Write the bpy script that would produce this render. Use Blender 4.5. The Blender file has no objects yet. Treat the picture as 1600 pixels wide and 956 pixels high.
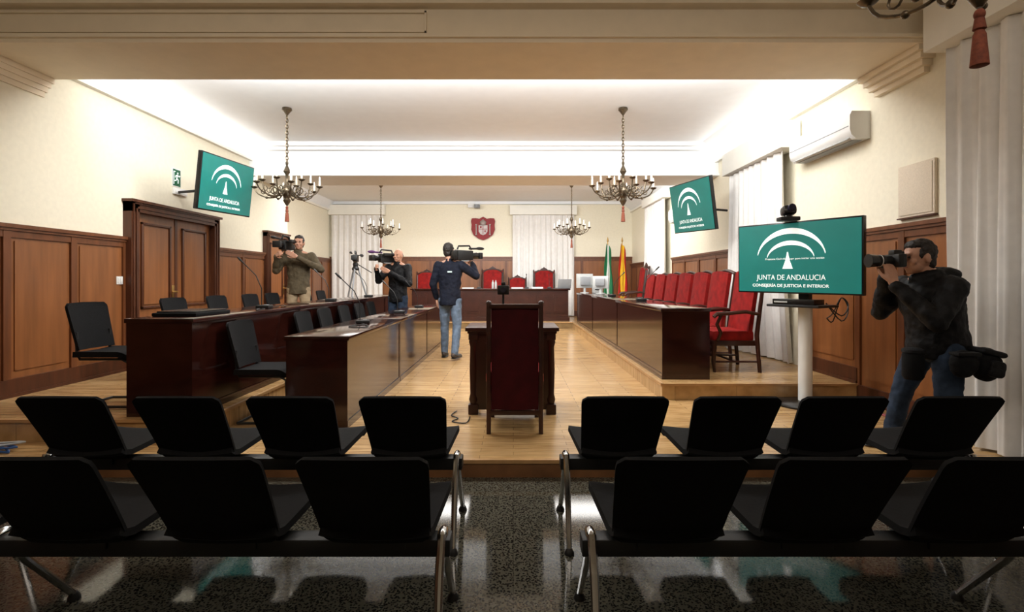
import bpy,bmesh,math,random
from mathutils import Vector as V, Matrix as M
random.seed(4)
S=bpy.context.scene; C=S.collection; PI=math.pi
EYE=1.316; CEIL=3.65; WZ=.116; PZ=.28
def PX(x,y,s): return V(((x-802)/s,800/s,EYE+(439-y)/s))
# ---------------- materials
def mat(name,col,rough=.5,metal=0,var=.08,scale=6,stretch=(1,1,1),bump=0,emit=0,coat=0,spec=.5,trans=0):
    m=bpy.data.materials.new(name); m.use_nodes=True; nt=m.node_tree; N=nt.nodes; L=nt.links
    b=N['Principled BSDF']; tc=N.new('ShaderNodeTexCoord'); mp=N.new('ShaderNodeMapping'); mp.inputs['Scale'].default_value=stretch
    no=N.new('ShaderNodeTexNoise'); no.inputs['Scale'].default_value=scale; no.inputs['Detail'].default_value=5
    L.new(tc.outputs['Object'],mp.inputs[0]); L.new(mp.outputs[0],no.inputs['Vector'])
    cr=N.new('ShaderNodeValToRGB'); cr.color_ramp.elements[0].position=.3; cr.color_ramp.elements[1].position=.7
    cr.color_ramp.elements[0].color=tuple(c*(1-var) for c in col)+(1,); cr.color_ramp.elements[1].color=tuple(min(1,c*(1+var)) for c in col)+(1,)
    L.new(no.outputs['Fac'],cr.inputs[0]); L.new(cr.outputs[0],b.inputs['Base Color'])
    b.inputs['Roughness'].default_value=rough; b.inputs['Metallic'].default_value=metal
    b.inputs['Coat Weight'].default_value=coat; b.inputs['Coat Roughness'].default_value=.08; b.inputs['Specular IOR Level'].default_value=spec
    if bump:
        bp=N.new('ShaderNodeBump'); bp.inputs['Strength'].default_value=bump; bp.inputs['Distance'].default_value=.01
        L.new(no.outputs['Fac'],bp.inputs['Height']); L.new(bp.outputs[0],b.inputs['Normal'])
    if emit:
        L.new(cr.outputs[0],b.inputs['Emission Color']); b.inputs['Emission Strength'].default_value=emit
    return m
def plank_mat(name,c1,c2,rot=0,rough=.2):
    m=bpy.data.materials.new(name); m.use_nodes=True; nt=m.node_tree; N=nt.nodes; L=nt.links; b=N['Principled BSDF']
    tc=N.new('ShaderNodeTexCoord'); mp=N.new('ShaderNodeMapping'); mp.inputs['Rotation'].default_value=(0,0,rot)
    L.new(tc.outputs['Object'],mp.inputs[0])
    br=N.new('ShaderNodeTexBrick'); br.inputs['Scale'].default_value=1; br.inputs['Brick Width'].default_value=.62; br.inputs['Row Height'].default_value=.075
    br.inputs['Mortar Size'].default_value=.002; br.inputs['Color1'].default_value=c1+(1,); br.inputs['Color2'].default_value=c2+(1,); br.inputs['Mortar'].default_value=tuple(c*.35 for c in c1)+(1,)
    br.offset=.37; L.new(mp.outputs[0],br.inputs['Vector'])
    mp2=N.new('ShaderNodeMapping'); mp2.inputs['Scale'].default_value=(2,22,2); L.new(mp.outputs[0],mp2.inputs[0])
    no=N.new('ShaderNodeTexNoise'); no.inputs['Scale'].default_value=2.5; no.inputs['Detail'].default_value=6; L.new(mp2.outputs[0],no.inputs['Vector'])
    mx=N.new('ShaderNodeMix'); mx.data_type='RGBA'; mx.blend_type='MULTIPLY'; mx.inputs[0].default_value=.65
    cr=N.new('ShaderNodeValToRGB'); cr.color_ramp.elements[0].color=(.48,.40,.31,1); cr.color_ramp.elements[0].position=.35; cr.color_ramp.elements[1].color=(1,1,1,1); cr.color_ramp.elements[1].position=.6
    L.new(no.outputs['Fac'],cr.inputs[0]); L.new(br.outputs['Color'],mx.inputs[6]); L.new(cr.outputs[0],mx.inputs[7]); L.new(mx.outputs[2],b.inputs['Base Color'])
    b.inputs['Roughness'].default_value=rough
    return m
def terrazzo():
    m=bpy.data.materials.new('terrazzo'); m.use_nodes=True; nt=m.node_tree; N=nt.nodes; L=nt.links; b=N['Principled BSDF']
    tc=N.new('ShaderNodeTexCoord')
    vo=N.new('ShaderNodeTexVoronoi'); vo.inputs['Scale'].default_value=95; L.new(tc.outputs['Object'],vo.inputs['Vector'])
    ns=N.new('ShaderNodeTexNoise'); ns.inputs['Scale'].default_value=75; ns.inputs['Detail'].default_value=3; L.new(tc.outputs['Object'],ns.inputs['Vector'])
    ad=N.new('ShaderNodeMath'); ad.operation='ADD'; L.new(vo.outputs['Distance'],ad.inputs[0]); L.new(ns.outputs['Fac'],ad.inputs[1])
    cr=N.new('ShaderNodeValToRGB'); e=cr.color_ramp.elements; e[0].position=.76; e[0].color=(.009,.009,.008,1); e[1].position=.92; e[1].color=(.034,.033,.026,1)
    n3=cr.color_ramp.elements.new(1.0); n3.color=(.085,.08,.06,1)
    L.new(ad.outputs[0],cr.inputs[0])
    br=N.new('ShaderNodeTexBrick'); br.offset=0; br.inputs['Scale'].default_value=1; br.inputs['Brick Width'].default_value=.4; br.inputs['Row Height'].default_value=.4; br.inputs['Mortar Size'].default_value=.0012
    br.inputs['Color1'].default_value=(1,1,1,1); br.inputs['Color2'].default_value=(.85,.85,.85,1); br.inputs['Mortar'].default_value=(.4,.4,.4,1); L.new(tc.outputs['Object'],br.inputs['Vector'])
    mx=N.new('ShaderNodeMix'); mx.data_type='RGBA'; mx.blend_type='MULTIPLY'; mx.inputs[0].default_value=1
    L.new(cr.outputs[0],mx.inputs[6]); L.new(br.outputs['Color'],mx.inputs[7]); L.new(mx.outputs[2],b.inputs['Base Color'])
    b.inputs['Roughness'].default_value=.07
    return m
MT=dict(
 wall=mat('wall_cream',(.86,.80,.64),.85,var=.03,bump=.05,scale=20), wallw=mat('wall_offwhite',(.86,.84,.77),.85,var=.02),
 ceil=mat('ceiling_white',(.87,.88,.89),.9,var=.015), beam=mat('beam_unlit_cream',(.86,.75,.58),.8,var=.03),  # beam is yellower because the missing cove light is put into its colour
 wood=mat('wainscot_wood',(.24,.088,.028),.38,var=.2,scale=2,stretch=(7,7,.6),coat=.15), woodd=mat('dark_trim_wood',(.075,.023,.009),.4,var=.35,scale=2,stretch=(9,9,1)), stile=mat('stile_wood',(.14,.046,.015),.4,var=.25,scale=2,stretch=(9,9,1)),
 mah=mat('mahogany',(.026,.006,.004),.13,var=.4,scale=2,stretch=(2,2,9),coat=.4), carv=mat('carved_dark_wood',(.035,.009,.005),.3,var=.3),
 floor=plank_mat('oak_planks',(.60,.39,.18),(.49,.30,.13)), terr=terrazzo(),
 black=mat('black_plastic',(.005,.005,.005),.5,var=.15), blackm=mat('black_fabric',(.004,.004,.0045),.85,var=.3,scale=60,bump=.1,spec=.22), blackg=mat('black_gloss',(.008,.008,.008),.25),
 chrome=mat('chrome',(.55,.55,.55),.18,1,var=.03), red=mat('red_velvet',(.23,.007,.006),.75,var=.3,scale=12,bump=.1,spec=.2),
 curt=mat('white_curtain',(.80,.78,.75),.9,var=.04,scale=12), bronze=mat('bronze',(.13,.10,.065),.33,.8,var=.4,scale=30), candle=mat('candle_cream',(.78,.72,.58),.6), bulb=mat('clear_bulb',(.8,.8,.75),.1),
 tassel=mat('tassel_rust',(.17,.04,.018),.85,var=.3,scale=60), white=mat('white_plastic',(.78,.78,.76),.4,var=.03), grey=mat('grey_plastic',(.25,.26,.27),.5), lgrey=mat('light_grey_plastic',(.42,.43,.42),.45),
 screen=mat('teal_screen',(.003,.125,.108),.4,var=.05,emit=.6), logo=mat('logo_white',(.9,.95,.93),.5,var=0,emit=.5), logot=mat('logo_dim',(.62,.80,.76),.5,var=0,emit=.2),
 green=mat('exit_green',(.0,.10,.04),.5), fgreen=mat('flag_green',(.01,.16,.06),.8), fred=mat('flag_red',(.45,.012,.01),.8), fyel=mat('flag_yellow',(.78,.48,.02),.8), fwhite=mat('flag_white',(.7,.7,.66),.8),
 crest=mat('crest_red',(.24,.007,.010),.6), gold=mat('gold_paint',(.50,.36,.2),.4,.3), silver=mat('silver_paint',(.42,.36,.34),.5,.3),
 skin=mat('skin',(.50,.26,.17),.5,var=.08,scale=15), navy=mat('navy_jacket',(.007,.009,.018),.8,var=.3,scale=18,spec=.2,bump=.8), olive=mat('olive_jacket',(.085,.065,.038),.8,var=.25,scale=18,spec=.2,bump=.8), blackj=mat('black_jacket',(.004,.004,.005),.65,var=.35,scale=18,spec=.25,bump=.9),
 jeans=mat('denim',(.11,.15,.21),.85,var=.3,scale=14,spec=.2,bump=.6), jeansd=mat('dark_denim',(.022,.035,.06),.85,var=.35,scale=14,spec=.2,bump=.6), khaki=mat('khaki',(.30,.22,.13),.85,var=.15), hair=mat('dark_hair',(.012,.008,.006),.6,var=.4,scale=60), hairb=mat('brown_hair',(.05,.03,.02),.6,var=.4,scale=60), shoe=mat('shoe_dark',(.04,.03,.025),.5),
 blue=mat('blue_cable',(.03,.10,.3),.5), pink=mat('pink_cable',(.5,.10,.12),.5), paper=mat('paper',(.8,.8,.78),.8), purple=mat('purple_foam',(.10,.03,.12),.9), spk=mat('beige_speaker',(.70,.60,.47),.8,var=.06,scale=80), glass=mat('lens_glass',(.02,.02,.04),.05), brass=mat('brass',(.6,.4,.15),.3,1),eye=mat('eye_dark',(.02,.015,.01),.2),lips=mat('lips',(.38,.14,.11),.5))
# ---------------- mesh builder
class MB:
    def __init__(s): s.bm=bmesh.new()
    def box(s,c,d,rot=None,bev=0):
        r=bmesh.ops.create_cube(s.bm,size=1)['verts']
        mx=M.Translation(V(c))@(rot.to_4x4() if rot else M.Identity(4))@M.Diagonal((d[0],d[1],d[2],1))
        bmesh.ops.transform(s.bm,matrix=mx,verts=r)
        if bev:
            es=list({e for v in r for e in v.link_edges}); bmesh.ops.bevel(s.bm,geom=es,offset=bev,segments=2,affect='EDGES',profile=.6)
        return s
    def mm(s,a,b,bev=0):
        a=V(a);b=V(b); return s.box((a+b)/2,[abs(q) for q in (b-a)],None,bev)
    def ell(s,c,r,f=None,u=None,n=16):
        vs=bmesh.ops.create_uvsphere(s.bm,u_segments=n,v_segments=max(6,n*2//3),radius=1)['verts']
        if f is None: R=M.Identity(4)
        else:
            f=V(f).normalized(); u=V(u); rr=f.cross(u).normalized(); u=rr.cross(f)
            R=M((rr,f,u)).transposed().to_4x4()
        bmesh.ops.transform(s.bm,matrix=M.Translation(V(c))@R@M.Diagonal((r[0],r[1],r[2],1)),verts=vs); return s
    def cone(s,p0,r0,p1,r1,n=12,caps=True):
        p0=V(p0);p1=V(p1); return s.rings([(p0,r0),(p1,r1)],n,caps)
    def rings(s,pr,n=12,caps=True):   # generic tube through (point, radius)
        pts=[V(p) for p,r in pr]; prev=None; nx=None
        for i,(p,r) in enumerate(pr):
            a=pts[max(0,i-1)]; b=pts[min(len(pts)-1,i+1)]; t=(b-a).normalized() if (b-a).length>1e-9 else V((0,0,1))
            if nx is None:
                nx=t.orthogonal().normalized()
                if abs(t.z)>.99: nx=V((1,0,0))
            nx=(nx-t*nx.dot(t)).normalized(); ny=t.cross(nx)
            rg=[s.bm.verts.new(pts[i]+(nx*math.cos(2*PI*k/n)+ny*math.sin(2*PI*k/n))*max(r,1e-4)) for k in range(n)]
            if prev:
                for k in range(n): s.bm.faces.new((prev[k],prev[(k+1)%n],rg[(k+1)%n],rg[k]))
            elif caps: s.bm.faces.new(rg[::-1])
            prev=rg
        if caps: s.bm.faces.new(prev)
        return s
    def tube(s,pts,r,n=8): return s.rings([(p,r) for p in pts],n)
    def lathe(s,prof,c=(0,0,0),n=20):  # prof list (r,z)
        c=V(c); return s.rings2([[c+V((r*math.cos(2*PI*k/n),r*math.sin(2*PI*k/n),z)) for k in range(n)] for r,z in prof])
    def rings2(s,R,caps=True):
        prev=None
        for rg in R:
            vs=[s.bm.verts.new(p) for p in rg]; n=len(vs)
            if prev:
                for k in range(n): s.bm.faces.new((prev[k],prev[(k+1)%n],vs[(k+1)%n],vs[k]))
            elif caps: s.bm.faces.new(vs[::-1])
            prev=vs
        if caps: s.bm.faces.new(prev)
        return s
    def loft(s,rows,n=24):   # rows: (cx,cy,cz,rx,ry)
        return s.rings2([[V((x+rx*math.cos(2*PI*k/n),y+ry*math.sin(2*PI*k/n),z)) for k in range(n)] for x,y,z,rx,ry in rows])
    def cap(s,p0,r0,p1,r1):
        s.ell(p0,(r0,)*3,n=12); s.ell(p1,(r1,)*3,n=12); s.cone(p0,r0,p1,r1); return s
    def prism(s,pts,d):      # closed polygon extruded by vector d
        d=V(d); a=[s.bm.verts.new(V(p)) for p in pts]; b=[s.bm.verts.new(V(p)+d) for p in pts]; n=len(a)
        s.bm.faces.new(a[::-1]); s.bm.faces.new(b)
        for k in range(n): s.bm.faces.new((a[k],a[(k+1)%n],b[(k+1)%n],b[k]))
        return s
    def strip(s,A,B,d):      # thick ribbon between two polylines
        d=V(d)
        for i in range(len(A)-1): s.prism([A[i],A[i+1],B[i+1],B[i]],d)
        return s
    def shell(s,fn,nu,nv,t):
        P=[[V(fn(i/nu,j/nv)) for i in range(nu+1)] for j in range(nv+1)]
        def nrm(i,j):
            du=P[j][min(nu,i+1)]-P[j][max(0,i-1)]; dv=P[min(nv,j+1)][i]-P[max(0,j-1)][i]; q=du.cross(dv)
            return q.normalized() if q.length>1e-12 else V((0,0,0))
        A=[[s.bm.verts.new(P[j][i]) for i in range(nu+1)] for j in range(nv+1)]
        B=[[s.bm.verts.new(P[j][i]-nrm(i,j)*t) for i in range(nu+1)] for j in range(nv+1)]
        for j in range(nv):
            for i in range(nu):
                s.bm.faces.new((A[j][i],A[j][i+1],A[j+1][i+1],A[j+1][i])); s.bm.faces.new((B[j][i],B[j+1][i],B[j+1][i+1],B[j][i+1]))
        for i in range(nu):
            s.bm.faces.new((A[0][i],B[0][i],B[0][i+1],A[0][i+1])); s.bm.faces.new((A[nv][i],A[nv][i+1],B[nv][i+1],B[nv][i]))
        for j in range(nv):
            s.bm.faces.new((A[j][0],A[j+1][0],B[j+1][0],B[j][0])); s.bm.faces.new((A[j][nu],B[j][nu],B[j+1][nu],A[j+1][nu]))
        return s
    def build(s,name,m,parent=None,sharp=35,fix=True):
        if fix: bmesh.ops.recalc_face_normals(s.bm,faces=s.bm.faces)
        me=bpy.data.meshes.new(name); s.bm.to_mesh(me); s.bm.free()
        for p in me.polygons: p.use_smooth=True
        me.set_sharp_from_angle(angle=math.radians(sharp))
        me.materials.append(MT[m] if isinstance(m,str) else m)
        o=bpy.data.objects.new(name,me); C.objects.link(o)
        if parent: o.parent=parent
        return o
def tag(o,label,cat,group=None):
    o['label']=label; o['category']=cat
    if group: o['group']=group
    return o
def thing(name,label,cat,loc=(0,0,0),rz=0,group=None):
    o=bpy.data.objects.new(name,None); o.empty_display_size=.1; C.objects.link(o); o.location=loc; o.rotation_euler=(0,0,rz); return tag(o,label,cat,group)
def st(name,mb,m): o=mb.build(name,m); o['kind']='structure'; return o
def dup(root,loc,rz=None,label=None):
    def cp(o,par):
        c=o.copy(); C.objects.link(c)
        if par: c.parent=par
        for ch in o.children: cp(ch,c)
        return c
    r=cp(root,None); r.location=loc
    if rz is not None: r.rotation_euler=(0,0,rz)
    if label: r['label']=label
    return r
ORD=['nearest','second','third','fourth','fifth','sixth','seventh','eighth','ninth','tenth']
# ---------------- room shell
LW,RW,BW=-4.5,3.5,15.1
o=st('floor',MB().mm((LW,-2,-.1),(RW,3.44,0)),'terr')
st('floor_wooden',MB().mm((LW,3.44,-.1),(RW,BW,WZ)).mm((LW-.9,10.2,-.1),(LW,BW,WZ)),'floor')
p=MB().mm((LW,3.83,WZ),(-2.33,BW,PZ)).mm((1.5,5.16,WZ),(RW,BW,PZ)).mm((-2.33,12.9,WZ),(1.5,BW,PZ)).mm((LW-.9,10.2,WZ),(LW,BW,PZ))
st('floor_platform',p,'floor')
n=MB().mm((LW,3.425,WZ-.022),(RW,3.455,WZ+.003)).mm((-2.345,3.83,PZ-.02),(-2.315,12.9,PZ+.003)).mm((LW,3.815,PZ-.02),(-2.315,3.845,PZ+.003)).mm((1.485,5.145,PZ-.02),(1.515,12.9,PZ+.003)).mm((1.485,5.145,PZ-.02),(RW,5.175,PZ+.003)).mm((-2.33,12.885,PZ-.02),(1.5,12.915,PZ+.003))
st('trim_1',n,mat('step_nosing',(.42,.24,.10),.35,var=.2))
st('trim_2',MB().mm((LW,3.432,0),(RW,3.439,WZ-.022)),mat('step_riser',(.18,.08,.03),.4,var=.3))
st('wall_left',MB().mm((LW-.1,-2,-.1),(LW,10.2,CEIL)).mm((LW-.9,10.1,-.1),(LW-.1,10.2,CEIL)).mm((LW-1,10.1,-.1),(LW-.9,BW,CEIL)),'wall')
st('wall_right',MB().mm((RW,-2,-.1),(RW+.1,BW,CEIL)),'wall')
st('wall_back',MB().mm((LW-1,BW,-.1),(RW+.1,BW+.1,CEIL)),'wall')
st('wall_front',MB().mm((LW-.1,-2.1,-.1),(RW+.1,-2,CEIL)),'wall')
st('ceiling',MB().mm((LW-1,-2.1,CEIL),(RW+.1,BW+.1,CEIL+.1)),'ceil')
# front beam with mouldings
b=MB().mm((LW,4.26,EYE+1.98),(RW,4.93,CEIL)).mm((LW,4.2,EYE+1.956),(RW,4.97,EYE+2.0)).mm((LW,4.16,EYE+2.26),(RW,4.26,EYE+2.30)).mm((LW,4.235,EYE+2.22),(-.72,4.26,EYE+2.235)).mm((LW,4.235,EYE+2.06),(-.72,4.26,EYE+2.07)).mm((-.735,4.235,EYE+2.06),(-.72,4.26,EYE+2.235))
b.mm((LW,4.17,EYE+1.99),(RW,4.26,EYE+2.02)).mm((LW,4.21,EYE+2.02),(RW,4.26,EYE+2.035))
st('trim_3',b,'beam')
b=MB().mm((LW-.9,8.73,EYE+1.79),(RW,9.6,CEIL)).mm((LW,8.69,EYE+1.79),(RW,8.73,EYE+1.83)).mm((LW,8.55,CEIL-.07),(RW,8.73,CEIL)).mm((LW,8.62,CEIL-.12),(RW,8.73,CEIL-.07))
st('trim_4',b,'ceil')
for i,(x0,sg,ks) in enumerate(((LW,1,.3),(RW,-1,.85))):
    b=MB()
    for k in range(4): b.mm((x0,4.2-.03*k+.1,EYE+1.956-.05*(4-k)),(x0+sg*(.06+.045*k)*ks,4.9+.02*k,EYE+1.956-.05*(3-k)))
    st('trim_%d'%(5+i),b,'beam')
k=7
for (y0,y1) in ((4.93,8.73),(9.6,BW)):
    for x0,sg,w,z in ((LW if y0<9 else LW-.9,1,.15,2.10),(RW,-1,.34,2.07)):
        b=MB().prism([(x0,y0,EYE+z),(x0+sg*.02,y0,EYE+z),(x0+sg*w,y0,CEIL),(x0,y0,CEIL)],(0,y1-y0,0))
        st('trim_%d'%k,b,'ceil'); k+=1
        b=MB().mm((x0,y0,EYE+z-.05),(x0+sg*.06,y1,EYE+z)); st('trim_%d'%k,b,'wallw'); k+=1
st('trim_%d'%k,MB().mm((LW-.9,BW-.1,CEIL-.08),(RW,BW,CEIL)),'ceil'); k+=1
def wains(ax,c,inn,a0,a1,z0,z1,name=None,pw=.72):
    global k
    b=MB(); d=MB(); n=max(1,round((a1-a0)/pw))
    def bx(m,t0,t1,s0,s1,q0,q1):
        if ax=='y': m.mm((c+inn*t0,s0,q0),(c+inn*t1,s1,q1))
        else: m.mm((s0,c+inn*t0,q0),(s1,c+inn*t1,q1))
    bx(b,0,.012,a0,a1,z0,z1)
    for i in range(n):
        s0=a0+(a1-a0)*i/n+.05; s1=a0+(a1-a0)*(i+1)/n-.05
        if s1>s0: bx(b,.012,.022,s0+.03,s1-.03,z0+.23,z1-.15)
    st('trim_%d'%k,b,'wood'); k+=1
    for i in range(n+1):
        s=a0+(a1-a0)*i/n; bx(d,.012,.034,max(a0,s-.035),min(a1,s+.035),z0+.12,z1-.06)
    bx(d,.012,.03,a0,a1,z1-.12,z1-.03); bx(d,.012,.06,a0,a1,z1-.035,z1); bx(d,.012,.045,a0,a1,z1-.06,z1-.035)
    st('trim_%d'%k,d,'stile'); k+=1
    e=MB(); bx(e,0,.04,a0,a1,z0,z0+.16); bx(e,0,.05,a0,a1,z0,z0+.03)
    st('baseboard_'+(name or 'side'),e,'woodd')
WT=EYE+.51
wains('y',LW,1,-2,3.44,0,WT,'left'); wains('y',LW,1,3.83,5.9,PZ,WT,'left'); wains('y',LW,1,7.68,9.3,PZ,WT,'left')
wains('y',LW-.9,1,10.2,BW,PZ,WT+.15,'left'); wains('x',BW,-1,LW-.9,RW,PZ,EYE+.717,'back')
wains('y',RW,-1,-2,1.7,0,WT,'right'); wains('y',RW,-1,4.0,5.16,WZ,WT,'right'); wains('y',RW,-1,5.16,6.1,PZ,WT,'right'); wains('y',RW,-1,8.0,11.2,PZ,WT,'right'); wains('y',RW,-1,13.2,BW,PZ,WT,'right')
st('trim_%d'%k,MB().mm((LW,3.44,WZ),(LW+.02,3.83,WT)),'wood'); k+=1
# doors
def door(idx,y0,y1,zt,prot,leaves):
    r=bpy.data.objects.new('door_%d'%idx,None); C.objects.link(r); r.location=(LW,(y0+y1)/2,PZ); r['kind']='structure'
    h=(y1-y0)/2; H=zt-PZ; cw=.13 if leaves>1 else .09
    f=MB().mm((0,-h,0),(prot,-h+cw,H)).mm((0,h-cw,0),(prot,h,H)).mm((0,-h,H-cw),(prot,h,H)).mm((0,-h-.02,H-.02),(prot+.03,h+.02,H+.012))
    for q in (.02,.07): f.mm((prot,-h+q,0),(prot+.012,-h+q+.02,H-q)).mm((prot,h-q-.02,0),(prot+.012,h-q,H-q)).mm((prot,-h+q,H-q-.02),(prot+.012,h-q,H-q))
    f.build('door_frame','woodd',r)
    w=(2*h-2*cw)/leaves
    for i in range(leaves):
        a=-h+cw+i*w+.004; c=a+w-.008; zt2=H-cw
        l=MB().mm((0,a,0),(.022,c,zt2)); mo=MB()
        for z0,z1 in ((.12,.60),(.70,zt2-.1)):
            A,B=a+.11,c-.11
            l.mm((.022,A+.05,z0+.05),(.034,B-.05,z1-.05))
            for s0,s1,q0,q1 in ((A,A+.03,z0,z1),(B-.03,B,z0,z1),(A,B,z0,z0+.03),(A,B,z1-.03,z1)): mo.mm((.022,s0,q0),(.045,s1,q1),.004)
        mo.mm((.0,a-.004,0),(.03,a+.02,zt2)).mm((0,c-.02,0),(.03,c+.004,zt2))
        lo=l.build('door_leaf','wood',r); mo.build('panel_moulding','woodd',lo)
        if i==0: MB().cone((.03,c-.06,.9),.008,(.09,c-.06,.9),.008).mm((.08,c-.16,.885),(.095,c-.05,.905),.004).mm((.022,c-.085,.78),(.034,c-.035,.98),.003).build('handle','brass',lo)
door(1,5.9,7.68,EYE+.94,.10,2); door(2,9.2,10.12,EYE+.90,.07,1)
# ---------------- curtains and valances
def curtain(a,b,zt,zb,folds,amp,label,flare=0,gather=0):
    a=V(a);b=V(b); d=(b-a); n=V((-d.y,d.x,0)).normalized(); ph=random.random()*6
    def fn(u,v):
        uu=u+gather*math.sin(PI*v)*(.5-u)
        A=amp*(.55+.45*(1-v)); w=math.sin(2*PI*folds*u+ph+.5*math.sin(5*u+3*v))+.35*math.sin(2*PI*folds*2.3*u+1+v)
        p=a+d*uu+n*(A*w+flare*(1-v)**2*(math.sin(3*u+1))); return (p.x,p.y,zb+(zt-zb)*v)
    o=MB().shell(fn,int(folds*12),10,.004).build('curtain','curt',sharp=80); o['label']=label; o['category']='curtain'; o['group']='white floor-length curtains'; return o
def valance(a,b,label,dep=.16):
    o=MB().mm(a,b,.006).build('curtain_valance','wallw'); tag(o,label,'curtain valance','box valances above the curtains'); return o
valance((-5.39,BW-.22,EYE+1.93),(-3.75,BW-.02,EYE+2.22),'cream box valance on back wall above the curtain left of the crest')
curtain((-5.33,BW-.13,0),(-3.83,BW-.13,0),EYE+1.925,PZ+.02,9,.035,'white curtain on back wall left of the red crest')
valance((-.1,BW-.22,EYE+1.93),(1.85,BW-.02,EYE+2.2),'cream box valance on back wall between crest and flags')
curtain((-.02,BW-.13,0),(1.78,BW-.13,0),EYE+1.925,PZ+.02,11,.035,'white curtain on back wall right of the red crest')
valance((RW-.22,11.3,EYE+1.85),(RW-.02,13.1,EYE+2.05),'cream box valance on right wall beside the flags')
curtain((RW-.14,11.35,0),(RW-.14,13.05,0),EYE+1.845,PZ+.02,10,.03,'white curtain on right wall nearest the flags')
valance((RW-.26,6.2,EYE+1.62),(RW-.02,7.95,EYE+1.95),'cream box valance on right wall beside the air conditioner')
curtain((RW-.16,6.3,0),(RW-.16,7.85,0),EYE+1.615,PZ+.02,9,.045,'white curtain on right wall behind the red armchairs',flare=-.12)
valance((RW-.30,1.7,EYE+1.78),(RW-.02,4.0,EYE+2.28),'cream box valance in the near right corner above photographer')
curtain((RW-.16,1.8,0),(RW-.16,3.92,0),EYE+1.775,WZ+.02,13,.045,'tall white curtain behind the photographer',flare=.02)
# ---------------- desks
def desk(L,label,name='desk',W=.53,H=.75,grp=None):
    t=thing(name,label,'desk',group=grp)   # local: front panel at +X, length +Y
    MB().mm((-W/2,0,H-.035),(W/2,L-.004,H),.004).build('top','mah',t)
    MB().mm((W/2-.045,.03,.06),(W/2-.02,L-.03,H-.05)).mm((W/2-.05,.02,H-.055),(W/2-.015,L-.02,H-.036)).build('front_panel','mah',t)
    MB().mm((W/2-.05,.01,0),(W/2-.012,L-.012,.06)).build('plinth','mah',t)
    MB().mm((-W/2+.015,.008,0),(W/2-.015,.035,H-.036)).build('end_panel','mah',t)
    MB().mm((-W/2+.015,L-.04,0),(W/2-.015,L-.012,H-.036)).build('end_panel','mah',t)
    MB().mm((-W/2+.1,.04,H-.2),(W/2-.06,L-.045,H-.18)).build('shelf','mah',t)
    return t
g='long desks on the left side'
ds=desk(1.95,'','desk',grp=g)
for i in range(3):
    o=ds if i==0 else dup(ds,(0,0,0)); o.location=(-1.6,4.16+1.95*i,WZ)
    o['label']=['nearest dark mahogany desk section of the inner left row, on the main floor','middle mahogany desk section of the inner left row, beside walking man','far mahogany desk section of the inner left row, behind walking man'][i]
for i in range(4):
    o=dup(ds,(-2.695,3.89+1.96*i,PZ)); o['label']=['nearest mahogany desk section of the outer left row, black folders lying on it','second mahogany desk section of the outer left row on the platform','third mahogany desk section of the outer left row on the platform','far mahogany desk section of the outer left row near the judges bench'][i]
dr=desk(2.4,'','desk',grp='long desks on the right platform')
for i in range(3):
    o=dr if i==0 else dup(dr,(0,0,0)); o.rotation_euler=(0,0,PI); o.location=(1.815,5.37+2.4*(i+1),PZ)
    o['label']=['nearest mahogany desk section on the right platform in front of red armchairs','middle mahogany desk section on the right platform','far mahogany desk section on the right platform carrying computer equipment'][i]
# judges bench
t=thing('judges_bench','long dark panelled judges bench across the far end of the courtroom','bench',(-.62,13.3,PZ))
MB().mm((-2.05,-.05,.80),(2.1,.62,.84),.006).build('top','mah',t)
b=MB().mm((-2.0,0,.1),(2.05,.04,.8))
for i in range(9):
    x=-2+i*.45; b.mm((x+.06,-.015,.2),(x+.40,0,.7)).mm((x+.1,-.028,.25),(x+.36,-.015,.65))
b.build('front_panel','carv',t); MB().mm((-2.03,-.03,0),(2.08,.05,.1)).build('plinth','carv',t)
for x in (-2.0,2.03): MB().mm((x-.02,0.04,0),(x+.02,.6,.8)).build('end_panel','carv',t)
# witness table
t=thing('witness_table','small dark wooden witness table with column corners beyond the high-backed chair','table',(-.01,4.62,WZ))
MB().mm((-.42,-.06,.75),(.42,.52,.785),.008).mm((-.40,-.04,.73),(.40,.5,.75)).build('top','carv',t)
MB().mm((-.33,.0,.04),(.33,.03,.73)).mm((-.24,-.012,.12),(.24,0,.64)).build('front_panel','carv',t)
for x in (-.35,.35):
    for y in (.02,.43):
        MB().mm((x-.045,y-.045,0),(x+.045,y+.045,.09),.006).lathe([(.03,.09),(.042,.13),(.03,.18),(.036,.4),(.03,.6),(.042,.65),(.03,.69)],(x,y,0),14).mm((x-.042,y-.042,.67),(x+.042,y+.042,.73),.004).build('leg','carv',t)
MB().mm((-.32,.42,.3),(.32,.44,.73)).build('back_panel','carv',t)
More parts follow.
